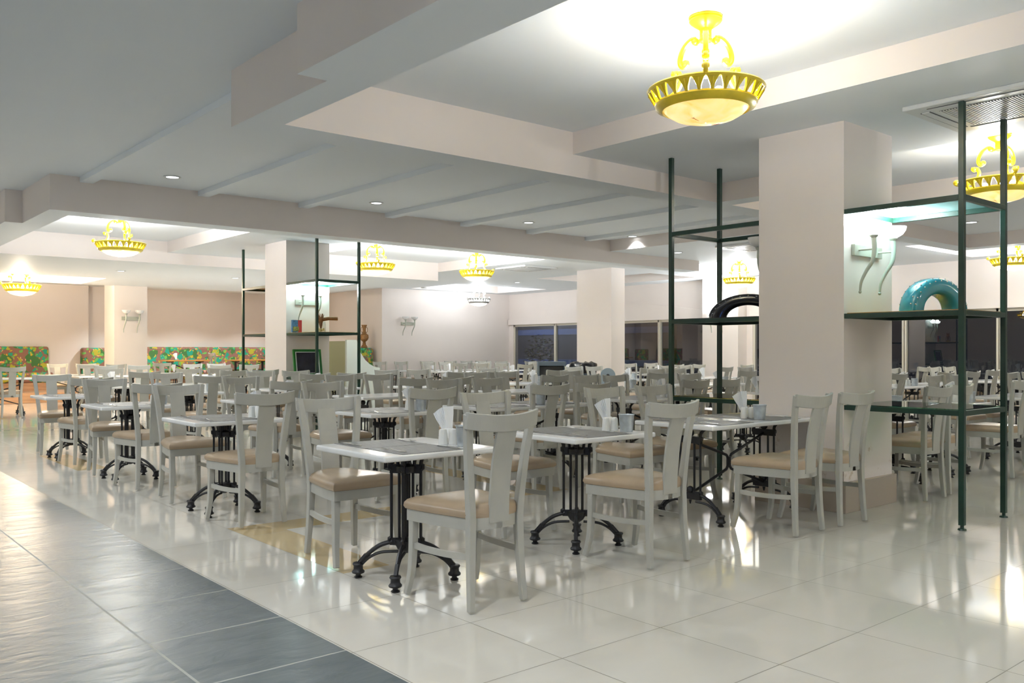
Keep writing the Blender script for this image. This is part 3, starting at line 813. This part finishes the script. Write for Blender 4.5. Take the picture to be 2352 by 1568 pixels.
# banquettes and wood tables on the platform
def banquette(x0, x1, y, lab, zt=1.37):
    r_ = empty('banquette', ((x0 + x1) / 2, y, .24)); w = (x1 - x0) / 2
    MB().box(-w, w, -.12, .12, .2, zt - .24).obj('backrest', 'floral', r_, bevel=.06, bseg=3)
    MB().box(-w, w, -.62, -.12, .20, .46).obj('seat', 'floral', r_, bevel=.05, bseg=3)
    MB().box(-w + .02, w - .02, -.58, .10, 0, .20).obj('base', 'wood', r_)
    return tag(r_, lab, 'banquette', 'tropical print banquettes')
banquette(X0 + .05, 5.62, 25.5, 'tropical print banquette in the warm nook at the picture edge')
banquette(6.42, 7.12, 25.5, 'short tropical print banquette beside the white far pillar', 1.34)
banquette(7.3, 13.1, 25.85, 'long tropical print banquette against the pale far wall')
def make_woodtable():
    r_ = empty('wooden_table')
    MB().box(-.6, .6, -.35, .35, .72, .755).obj('tabletop', 'orange', r_, bevel=.004)
    for sx in (-.42, .42):
        mb = MB().box(sx - .025, sx + .025, -.025, .025, .2, .72)
        for s in (-1, 1):
            mb.tube(spline([(sx, 0, .22), (sx, s * .1, .18), (sx, s * .2, .08), (sx, s * .24, 0)]), .014)
        mb.box(sx - .02, sx + .02, -.25, .25, .69, .72)
        mb.obj('leg', 'iron', r_)
    MB().tube([(-.4, 0, .3), (0, 0, .5), (.4, 0, .68)], .012).tube([(.4, 0, .3), (0, 0, .5), (-.4, 0, .68)], .012).obj('brace', 'iron', r_)
    return Proto(r_)
WT = make_woodtable()
for x, y, lab in ((3.75, 24.42, 'orange wood table on the platform in the warm nook'), (9.0, 24.9, 'first orange wood table along the long banquette, beside the white pillar'), (10.9, 24.9, 'second orange wood table along the long banquette'),
                  (12.4, 24.9, 'third orange wood table along the long banquette')):
    WT.at((x, y, .24), 0, lab, 'orange wood tables on the platform', 'table')

# ------------------------------------------------------------------ dining chair (faces +y)
def make_chair():
    r_ = empty('dining_chair')
    # padded seat
    mb = MB()
    outl = []
    def seat_outline(grow, n=7):
        pts = []
        for i in range(n + 1):      # front edge, slightly bowed
            t = -1 + 2 * i / n; pts.append((t * (.225 + grow), .225 + grow - .012 * t * t))
        for i in range(1, n + 1):   # +x side narrowing to the back
            t = i / n; pts.append((.225 + grow - (.070) * t ** 1.4, .213 + grow - t * (.415 + grow)))
        for i in range(1, n):       # bowed back edge
            t = 1 - 2 * i / n; pts.append((t * (.155 + grow), -.202 - .045 * (1 - t * t) - grow * .0))
        for i in range(0, n):
            t = 1 - i / n; pts.append((-(.225 + grow - .070 * t ** 1.4), .213 + grow - t * (.415 + grow)))
        return pts
    rings = []
    for g, z in ((-.008, .443), (.010, .450), (.017, .464), (.014, .482), (.002, .497), (-.022, .508), (-.06, .514), (-.12, .517)):
        rings.append([(x * 1.0, y, z) for x, y in seat_outline(g)])
    mb.loft(rings)
    mb.obj('seat', 'seat', r_, smooth=True)
    mb = MB()
    ro = seat_outline(.004); ri = seat_outline(-.022)
    mb.loft([[(x, y, .390) for x, y in ro], [(x, y, .447) for x, y in ro], [(x, y, .447) for x, y in ri], [(x, y, .390) for x, y in ri], [(x, y, .390) for x, y in ro]], caps=False)
    mb.obj('seat_frame', 'chair', r_, smooth=True)
    for sx in (-1, 1):
        # front leg, square and sabre curved
        path = spline([(sx * .205, .190, .445), (sx * .206, .192, .30), (sx * .211, .200, .14), (sx * .222, .228, .012)], 5)
        n = len(path)
        MB().sweep(path, [.042 - .013 * i / (n - 1) for i in range(n)], [.042 - .013 * i / (n - 1) for i in range(n)], side=(1, 0, 0)).obj('leg', 'chair', r_, bevel=.003, bseg=1)
        # rear leg continuing as the back post
        path = spline([(sx * .166, -.235, .010), (sx * .157, -.222, .18), (sx * .151, -.214, .36), (sx * .151, -.214, .46), (sx * .165, -.222, .62), (sx * .185, -.238, .80), (sx * .205, -.262, .955)], 5)
        n = len(path)
        MB().sweep(path, [.030 + .010 * min(1, i / 10) for i in range(n)], [.030 + .008 * min(1, i / 10) - .010 * max(0, (i - 16) / (n - 17)) for i in range(n)], side=(1, 0, 0)).obj('leg', 'chair', r_, bevel=.003, bseg=1)
        # side stretcher, bowed
        path = spline([(sx * .205, .190, .265), (sx * .196, .09, .258), (sx * .180, -.06, .258), (sx * .155, -.215, .265)], 4)
        MB().sweep(path, .018, .030).obj('stretcher', 'chair', r_)
    mb = MB(); rings = []
    n = 14
    for i in range(n + 1):
        t = -1 + 2 * i / n
        x = t * .222; yb = -.262 - .048 * (1 - t * t); zb = .882 - .019 * (1 - t * t); zt = .964 - .019 * (1 - t * t)
        yt = yb - .012
        rings.append([(x, yb + .010, zb), (x, yb - .012, zb), (x, yt - .012, zt), (x, yt + .010, zt)])
    mb.loft(rings)
    mb.obj('top_rail', 'chair', r_, bevel=.003, bseg=1)
    path = spline([(0, -.240, .42), (0, -.246, .56), (0, -.266, .72), (0, -.305, .885)], 5)
    MB().sweep(path, .120, .014, side=(1, 0, 0)).obj('splat', 'chair', r_)
    return Proto(r_)
CHAIR = make_chair()
G_CHAIR = 'grey-white slat-back dining chairs'

# ------------------------------------------------------------------ bistro tables
def foot_prof(): return [(.020, 0), (.024, .006), (.014, .014), (.014, .020), (.034, .028), (.036, .036), (.026, .048), (.025, .066), (.032, .076), (.028, .084), (.004, .086)]
def fin(mb, a, r0, r1, zb, zt):
    """slotted cast fin standing on the radius at angle a"""
    ca, sa = math.cos(a), math.sin(a)
    P = lambda r, z: Vector((r * ca, r * sa, z))
    for r in (r0, r1):
        mb.tube([P(r, zb), P(r, zt)], .0085, 8)
    rm = (r0 + r1) / 2
    for z, d in ((zb, .02), (zt, .025)):
        mb.sweep([P(r0 - .006, z), P(r1 + .008, z)], .016, d * 2)
    for z in (zb + .005, zt + .008):
        mb.tube([P(r1 + .0, z - .014), P(r1 + .010, z - .004), P(r1 + .010, z + .010), P(r1, z + .018)], [.011, .013, .013, .010], 8)
def leg_arc(mb, a, r0, z0, r1, z1):
    ca, sa = math.cos(a), math.sin(a)
    up = spline([(r0 * ca, r0 * sa, z0), ((r0 + (r1 - r0) * .4) * ca, (r0 + (r1 - r0) * .4) * sa, z0 - (z0 - z1) * .20), ((r0 + (r1 - r0) * .78) * ca, (r0 + (r1 - r0) * .78) * sa, z0 - (z0 - z1) * .62), (r1 * ca, r1 * sa, z1)], 5)
    lo_ = spline([((r0 - .03) * ca, (r0 - .03) * sa, z0 - .055), ((r0 + (r1 - r0) * .35) * ca, (r0 + (r1 - r0) * .35) * sa, z0 - .062), ((r0 + (r1 - r0) * .72) * ca, (r0 + (r1 - r0) * .72) * sa, z0 - (z0 - z1) * .74), ((r1 - .008) * ca, (r1 - .008) * sa, z1 - .01)], 5)
    mb.tube(up, .0125, 8); mb.tube(lo_, .0085, 8)
    mb.sweep([up[10], up[-1]], .016, .030)
def table_small():
    r_ = empty('bistro_table')
    MB().box(-.36, .36, -.36, .36, .698, .73).obj('tabletop', 'marble', r_, bevel=.010, bseg=3)
    mb = MB()
    for k in range(4):
        a = PI / 4 + k * PI / 2
        fin(mb, a, .038, .082, .205, .605)
        ca, sa = math.cos(a), math.sin(a)
        mb.tube(spline([(.082 * ca, .082 * sa, .62), (.088 * ca, .088 * sa, .655), (.115 * ca, .115 * sa, .697)]), .011)
        mb.tube(spline([(.045 * ca, .045 * sa, .62), (.05 * ca, .05 * sa, .66), (.06 * ca, .06 * sa, .697)]), .010)
    mb.lathe([(.02, .145), (.045, .165), (.060, .19), (.060, .215), (.03, .225)], 12)
    mb.lathe([(.03, .58), (.058, .59), (.058, .62), (.02, .635), (.018, .69), (.10, .692), (.10, .698)], 12)
    mb.obj('pedestal', 'iron', r_, smooth=True)
    for k in range(4):
        a = PI / 4 + k * PI / 2
        mb = MB(); leg_arc(mb, a, .075, .205, .262, .078)
        l = mb.obj('leg', 'iron', r_, smooth=True)
        MB().lathe(foot_prof(), 14, (.268 * math.cos(a), .268 * math.sin(a), 0)).obj('foot', 'iron', l, smooth=True)
    return Proto(r_)
def table_large(half):
    r_ = empty('four_seat_table')
    MB().box(-half, half, -.36, .36, .698, .73).obj('tabletop', 'marble', r_, bevel=.010, bseg=3)
    px = .465
    for sx in (-px, px):
        mb = MB()
        for a in (PI / 2, -PI / 2):
            fin(mb, a, .038, .092, .205, .60)
            s = 1 if a > 0 else -1
            mb.tube(spline([(0, s * .092, .61), (0, s * .10, .655), (0, s * .15, .697)]), .012)
        mb.box(-.014, .014, -.10, .10, .575, .625).box(-.014, .014, -.095, .095, .165, .215).ball((0, 0, .65), .030, 12).ball((0, 0, .235), .026, 12)
        mb.box(-.05, .05, -.2, .2, .690, .698).tube([(0, 0, .16), (0, 0, .13)], [.012, .004])
        mb.xf(Matrix.Translation((sx, 0, 0)))
        p_ = mb.obj('pedestal', 'iron', r_, smooth=True)
        for a in (PI / 2, -PI / 2):
            mb = MB(); leg_arc(mb, a, .08, .205, .265, .078); mb.lathe(foot_prof(), 14, (0, .272 * math.sin(a), 0)); mb.xf(Matrix.Translation((sx, 0, 0)))
            mb.obj('leg', 'iron', p_, smooth=True)
    mb = MB()
    for s in (-1, 1):
        mb.tube([(s * px, 0, .595), (s * .03, 0, .455), (s * .012, 0, .43)], .011).tube([(s * px, 0, .20), (s * .03, 0, .345), (s * .012, 0, .37)], .011)
    mb.tube([(0, 0, .36), (0, 0, .44)], .018)
    mb.obj('brace', 'iron', r_, smooth=True)
    return Proto(r_)
T2 = table_small(); T4 = table_large(.675)

# ------------------------------------------------------------------ things on the tables
def make_fork():
    mb = MB()
    mb.sweep(spline([(0, -.10, .006), (0, -.04, .004), (0, .02, .010), (0, .045, .006)], 4), [.014] * 4 + [.010] * 4 + [.007] * 4 + [.018], .0022, side=(1, 0, 0))
    for i in range(4):
        x = -.0078 + i * .0052
        mb.sweep([(x, .045, .006), (x, .065, .004), (x, .095, .010)], [.0034, .003, .0016], .0018, side=(1, 0, 0))
    return Proto(mb.obj('fork', 'steel'))
def make_knife():
    mb = MB()
    mb.sweep([(0, -.11, .004), (0, -.09, .005), (0, 0, .005)], [.010, .015, .011], [.006, .008, .006], side=(1, 0, 0))
    mb.sweep([(0, 0, .003), (0, .02, .003), (0, .085, .003), (.003, .105, .003)], [.012, .017, .017, .004], .002, side=(1, 0, 0))
    return Proto(mb.obj('knife', 'steel'))
def make_bucket():
    mb = MB().lathe([(.004, .0), (.040, .0), (.041, .006), (.049, .105), (.053, .107), (.053, .112), (.049, .112), (.046, .104), (.038, .008), (.004, .006)], 28, cap=False)
    return Proto(mb.obj('metal_bucket', 'zinc', smooth=True))
def make_shaker():
    mb = MB().lathe([(.004, 0), (.026, 0), (.0265, .004), (.0215, .074), (.0185, .084), (.010, .087), (.002, .087)], 32, flute=8, fd=.03)
    return Proto(mb.obj('shaker', 'ceramic', smooth=True))
def make_holder():
    mb = MB().lathe([(.004, 0), (.030, 0), (.031, .004), (.027, .080), (.024, .084), (.021, .080), (.023, .02), (.004, .012)], 32, flute=8, fd=.03, cap=False)
    return Proto(mb.obj('napkin_holder', 'ceramic', smooth=True))
def make_napkins():
    mb = MB(); n = 8
    for i in range(n):
        f = i / (n - 1)
        tilt = math.radians(6 + 20 * f); h = .178 - .025 * f; w = .034 + .008 * f
        d = Vector((0, math.sin(tilt), math.cos(tilt))); b0 = Vector((0, -.012 + .020 * f, .02))
        side = Vector((1, 0, 0)); nn = d.cross(side)
        rings = []
        for t, ww in ((0, .016), (.45, .026), (.75, w), (1, w + .004)):
            wav = [nn * (.0015 * math.sin(6 * t + q * 2.2 + i)) for q in range(4)]
            c = b0 + d * h * t
            L_ = [c - side * ww + wav[0], c - side * ww * .3 + wav[1], c + side * ww * .4 + wav[2], c + side * ww + wav[3]]
            rings.append([p + nn * (.001 + .0036 * t) for p in L_] + [p - nn * (.001 + .0036 * t) for p in reversed(L_)])
        mb.loft(rings)
    return Proto(mb.obj('napkin_bundle', 'paper'))
def make_mat():
    m, nt, N, L, p = nodes('woven_grey_vinyl')
    tc = N.new('ShaderNodeTexCoord'); mp = N.new('ShaderNodeMapping'); mp.inputs['Scale'].default_value = (260, 14, 1)
    nz = N.new('ShaderNodeTexNoise'); nz.inputs['Scale'].default_value = 1.0; nz.inputs['Detail'].default_value = 2
    r = N.new('ShaderNodeValToRGB'); r.color_ramp.elements[0].position = .3; r.color_ramp.elements[1].position = .7
    r.color_ramp.elements[0].color = (.11, .107, .10, 1); r.color_ramp.elements[1].color = (.33, .325, .31, 1)
    L.new(tc.outputs['Object'], mp.inputs[0]); L.new(mp.outputs[0], nz.inputs['Vector']); L.new(nz.outputs['Fac'], r.inputs['Fac']); L.new(r.outputs['Color'], p.inputs['Base Color'])
    p.inputs['Roughness'].default_value = .5
    M['weave'] = m
    return Proto(MB().box(-.195, .195, -.172, .172, 0, .0022).obj('placemat', 'weave'))
FORK, KNIFE, BUCKET, SHAKER, HOLDER, NAPKIN, PMAT = make_fork(), make_knife(), make_bucket(), make_shaker(), make_holder(), make_napkins(), make_mat()

def jit(a): return random.uniform(-a, a)
def chair(x, y, far, where, plain=False):
    CHAIR.at((x + 0, y, 0), (PI if far else 0) + jit(.03), 'grey-white chair' + where, G_CHAIR, 'chair')

def setting(x, y, where, kind, detail):
    z = .7305
    if detail >= 2:
        for dx in ((0,) if kind == 2 else (-.32, .30)):
            for s, w in ((-1, 'near'), (1, 'far')):
                sd = '' if kind == 2 else (' aisle-end' if dx < 0 else ' window-end')
                PMAT.at((x - .055 + dx, y + s * .176, z), jit(.01), 'grey placemat, %s side%s, %s' % (w, sd, where), 'grey woven placemats', 'placemat')
                fx, kx = (-.205, .12) if s < 0 else (.13, -.215)
                zz = z + .0025
                FORK.at((x + fx + dx, y + s * .19, zz), (0 if s < 0 else PI) + jit(.1), 'steel fork, %s%s placemat, %s' % (w, sd, where), 'steel forks', 'fork')
                KNIFE.at((x + kx + dx, y + s * .22, zz), (0 if s < 0 else PI) + jit(.1), 'steel knife, %s%s placemat, %s' % (w, sd, where), 'steel knives', 'knife')
    if detail >= 1:
        dx, dy = (0, 0) if kind == 2 else (-.10, .0)
        z2 = z if kind == 2 or detail < 2 else z + .0022
        bx_, by_ = x + .175 + dx, y - .215 + dy
        if kind == 2 and detail >= 2: bx_ += .05
        BUCKET.at((bx_ + .015, by_, z2 + .0002), jit(1), 'small galvanised bucket on the ' + where, 'small galvanised buckets', 'bucket')
        SHAKER.at((x + .245 + dx, y - .105 + dy, z2), 0, 'white fluted shaker nearer the bucket on the ' + where, 'white fluted shakers', 'shaker')
        SHAKER.at((x + .195 + dx, y - .075 + dy, z2), .3, 'white fluted shaker farther from the bucket on the ' + where, 'white fluted shakers', 'shaker')
        HOLDER.at((x + .275 + dx, y - .020 + dy, z2), 0, 'white fluted napkin holder on the ' + where, 'white napkin holders', 'napkin holder')
        NAPKIN.at((x + .275 + dx, y - .020 + dy, z2 + .008), jit(.35) + .35, 'white paper napkin fan on the ' + where, 'paper napkin fans', 'napkins')
    elif detail == 0.5:
        NAPKIN.at((x + jit(.2), y + jit(.1), z), jit(.4), 'white paper napkin fan on the ' + where, 'paper napkin fans', 'napkins')

def tbl(kind, x, y, where, near=(), far=(), detail=1, ends=('aisle seat', 'window seat')):
    P = T2 if kind == 2 else T4
    P.at((x, y, 0), jit(.008), ('small square marble bistro table, the ' if kind == 2 else 'long marble table, the ') + where, 'small marble bistro tables' if kind == 2 else 'four-seat marble tables', 'table')
    for lst, s in ((near, 'near'), (far, 'far')):
        for i, (cx, cy) in enumerate(lst):
            e = '' if len(lst) == 1 else ' ' + ends[i]
            chair(cx, cy, s == 'far', ', %s side%s, %s' % (s, e, where))
    setting(x, y, where, kind, detail)

tbl(2, 2.67, 4.04, 'first table along the slate aisle', [(2.71, 3.53)], [(2.69, 4.68)], 2)
tbl(2, 2.71, 6.66, 'second table along the slate aisle', [(2.69, 6.15)], [(2.72, 7.43)], 2)
tbl(2, 2.70, 8.96, 'third table along the slate aisle', [(2.68, 8.38)], [(2.70, 9.56)], 2)
tbl(2, 2.71, 11.18, 'fourth table along the slate aisle', [(2.71, 10.57)], [(2.70, 11.80)], 2)
tbl(2, 3.98, 4.04, 'front table of the second column', [(4.0, 3.53)], [(3.93, 4.66)], 2)
tbl(2, 4.11, 6.56, 'second table of the second column', [(4.05, 6.00)], [(4.02, 7.24)], 2)
tbl(2, 4.06, 8.84, 'third table of the second column', [(3.95, 8.28)], [(4.12, 9.36)], 2)
tbl(2, 4.10, 11.2, 'fourth table of the second column', [(4.07, 10.6)], [(4.12, 11.85)], 1)
tbl(2, 4.12, 13.8, 'fifth table of the second column', [(4.1, 13.22)], [], 1)
tbl(2, 4.25, 14.56, 'sixth table of the second column', [], [(4.3, 15.12)], 0.5)
tbl(4, 5.63, 4.05, 'table pushed against the big pillar', [(5.41, 3.47), (5.96, 3.45)], [(5.15, 4.64), (5.82, 4.70)], 2)
tbl(4, 5.62, 6.50, 'second long table of the third column', [(5.25, 5.92), (5.78, 5.92)], [(5.38, 7.16), (5.97, 7.16)], 2)
tbl(4, 5.75, 8.90, 'third long table of the third column', [(5.45, 8.32), (6.03, 8.32)], [(5.47, 9.48), (6.02, 9.48)], 1)
tbl(4, 5.80, 11.30, 'fourth long table of the third column', [(5.50, 10.75), (6.05, 10.75)], [(5.50, 11.88), (6.05, 11.88)], 1)
tbl(4, 5.55, 13.95, 'fifth long table of the third column', [(5.45, 13.3), (5.98, 13.3)], [(5.45, 14.62), (5.98, 14.6)], 1)
tbl(4, 5.5, 19.65, 'far long table before the white pillar', [(5.2, 19.05), (5.85, 19.05)], [(5.3, 20.25), (5.9, 20.25)], 0.5)
tbl(4, 3.3, 19.3, 'far long table at the picture edge', [(3.45, 18.62)], [], 0)
tbl(4, 5.2, 21.1, 'last long table before the platform', [], [(5.05, 21.75), (5.65, 21.75)], 0)
tbl(4, 7.65, 19.2, 'far long table beside the white pillar', [(7.35, 18.5), (7.98, 18.5)], [(7.45, 19.85), (8.0, 19.85)], 0.5)
tbl(2, 7.5, 21.3, 'far small table in front of the long banquette', [], [(7.45, 21.9)], 0.5)
tbl(4, 7.63, 6.53, 'second long table behind the big pillar', [(7.29, 5.92), (7.83, 5.92)], [(7.48, 7.15), (7.99, 7.15)], 1)
tbl(4, 7.70, 8.78, 'third long table behind the big pillar', [(7.37, 8.12), (7.91, 8.12)], [(7.55, 9.38), (8.1, 9.38)], 1)
tbl(4, 7.70, 10.78, 'fourth long table behind the big pillar', [(7.46, 10.17), (8.04, 10.17)], [(7.36, 11.40), (7.95, 11.40)], 1)
tbl(4, 7.80, 4.05, 'long table beyond the big pillar', [(7.46, 3.53), (7.96, 3.56)], [(7.5, 4.62), (8.05, 4.62)], 1)
tbl(2, 9.10, 3.97, 'front small table beyond the big pillar', [(9.44, 3.58)], [(9.1, 4.55)], 1)
tbl(2, 9.2, 6.4, 'second small table of the fifth column', [], [(9.2, 6.98)], 1)
tbl(2, 9.2, 8.6, 'third small table of the fifth column', [(9.2, 8.02)], [(9.2, 9.18)], 1)
tbl(2, 9.4, 10.83, 'fourth small table of the fifth column', [(9.4, 10.25)], [(9.4, 11.42)], 1)
tbl(4, 11.25, 3.9, 'front long table near the dark windows', [(11.9, 3.35)], [(10.8, 4.5), (11.45, 4.5)], 1)
tbl(4, 13.2, 3.8, 'second long table near the dark windows', [], [(12.9, 4.4), (13.5, 4.4)], 1)
tbl(2, 11.5, 6.35, 'second-row small table, sixth column', [(11.45, 5.8)], [], 1)
tbl(4, 13.0, 6.3, 'second-row long table, sixth column', [(12.65, 5.7), (13.35, 5.62)], [], 1)
tbl(2, 14.55, 6.3, 'second-row small table, seventh column', [(14.4, 5.75)], [(14.6, 6.86)], 0.5)
tbl(4, 16.55, 6.3, 'last long table by the dark windows', [], [(16.25, 6.92), (16.85, 6.92)], 0.5)
tbl(2, 16.5, 8.3, 'third-row small table by the dark windows', [(16.4, 7.72)], [], 0.5)
tbl(4, 11.5, 8.62, 'third-row long table, sixth column', [(11.25, 8.02), (11.8, 8.02)], [(11.2, 9.22), (11.75, 9.22)], 1)
tbl(2, 13.6, 8.55, 'third-row small table, seventh column', [(13.6, 7.97)], [(13.6, 9.15)], 0.5)
tbl(4, 12.0, 10.98, 'fourth-row long table, sixth column', [(11.7, 10.36), (12.25, 10.36)], [(11.6, 11.58), (12.15, 11.58)], 1)
tbl(4, 14.1, 10.72, 'fourth-row long table, seventh column', [(13.6, 10.12)], [(14.0, 11.32), (14.6, 11.32)], 0.5)
tbl(2, 15.9, 10.1, 'small table in front of the window pilaster', [], [(15.9, 10.7)], 0.5)
tbl(4, 15.6, 13.15, 'long table behind the far square pillar', [(15.2, 12.55), (15.9, 12.5)], [(15.6, 13.75), (16.3, 13.72)], 0.5)
tbl(2, 16.6, 15.0, 'small table by the middle of the far windows', [(16.5, 14.42)], [], 0.5)
tbl(4, 13.25, 15.65, 'first long table of the far back group', [(12.95, 15.05)], [(13.1, 16.25), (13.7, 16.25)], 0.5)
tbl(2, 14.95, 15.65, 'first small table of the far back group', [], [(14.95, 16.25)], 0.5)
tbl(4, 13.55, 18.4, 'second long table of the far back group', [(13.2, 17.8), (13.8, 17.8)], [(13.45, 19.0), (14.0, 19.0)], 0.5)
tbl(4, 15.75, 18.5, 'third long table of the far back group', [(15.8, 17.9)], [(15.45, 19.1), (16.05, 19.1)], 0.5)
tbl(2, 12.92, 20.0, 'small table below the sconce on the blank far wall', [], [(12.92, 20.6)], 0)
tbl(4, 14.15, 20.0, 'wall table beside the far sconce', [], [(13.62, 20.6), (14.5, 20.6)], 0.5)
tbl(4, 15.85, 20.0, 'wall table by the far window corner', [], [(15.35, 20.6), (15.95, 20.6)], 0.5)
chair(16.5, 20.6, True, ' alone in the far window corner')
chair(17.0, 18.9, True, ' alone against the far dark window')
for x, y, rz, w in ((3.7, 23.82, 0, 'on the platform at the orange nook table'), (9.98, 24.75, -PI / 2, 'turned sideways on the platform beside the long banquette'), (11.6, 24.1, 0, 'on the platform at the second orange table'), (12.4, 24.1, 0, 'on the platform at the third orange table')):
    CHAIR.at((x, y, .24), rz, 'grey-white slat-back chair ' + w, G_CHAIR, 'chair')
NAPKIN.at((8.75, 24.9, .997), .3, 'fan of white napkins on the first orange table', 'paper napkin fans', 'napkins')
NAPKIN.at((3.75, 24.42, .997), .3, 'fan of white napkins on the orange nook table', 'paper napkin fans', 'napkins')

# ------------------------------------------------------------------ drinks fridge behind the camera, seen in the dark glass
fr = empty('drinks_fridge', (-1.5, -3.6, 0))
MB().box(-.7, .7, -.35, .3, 0, 2.0).obj('cabinet', 'fridge', fr)
for s in (-1, 1):
    MB().box(min(s * .03, s * .62), max(s * .03, s * .62), .30, .31, .2, 1.6).obj('door', 'fridgelit', fr)
MB().box(-.5, .5, .30, .31, 1.75, 1.85).obj('display', 'fridgesign', fr)
tag(fr, 'black two-door drinks fridge with blue lit shelves, only seen reflected in the windows', 'fridge')
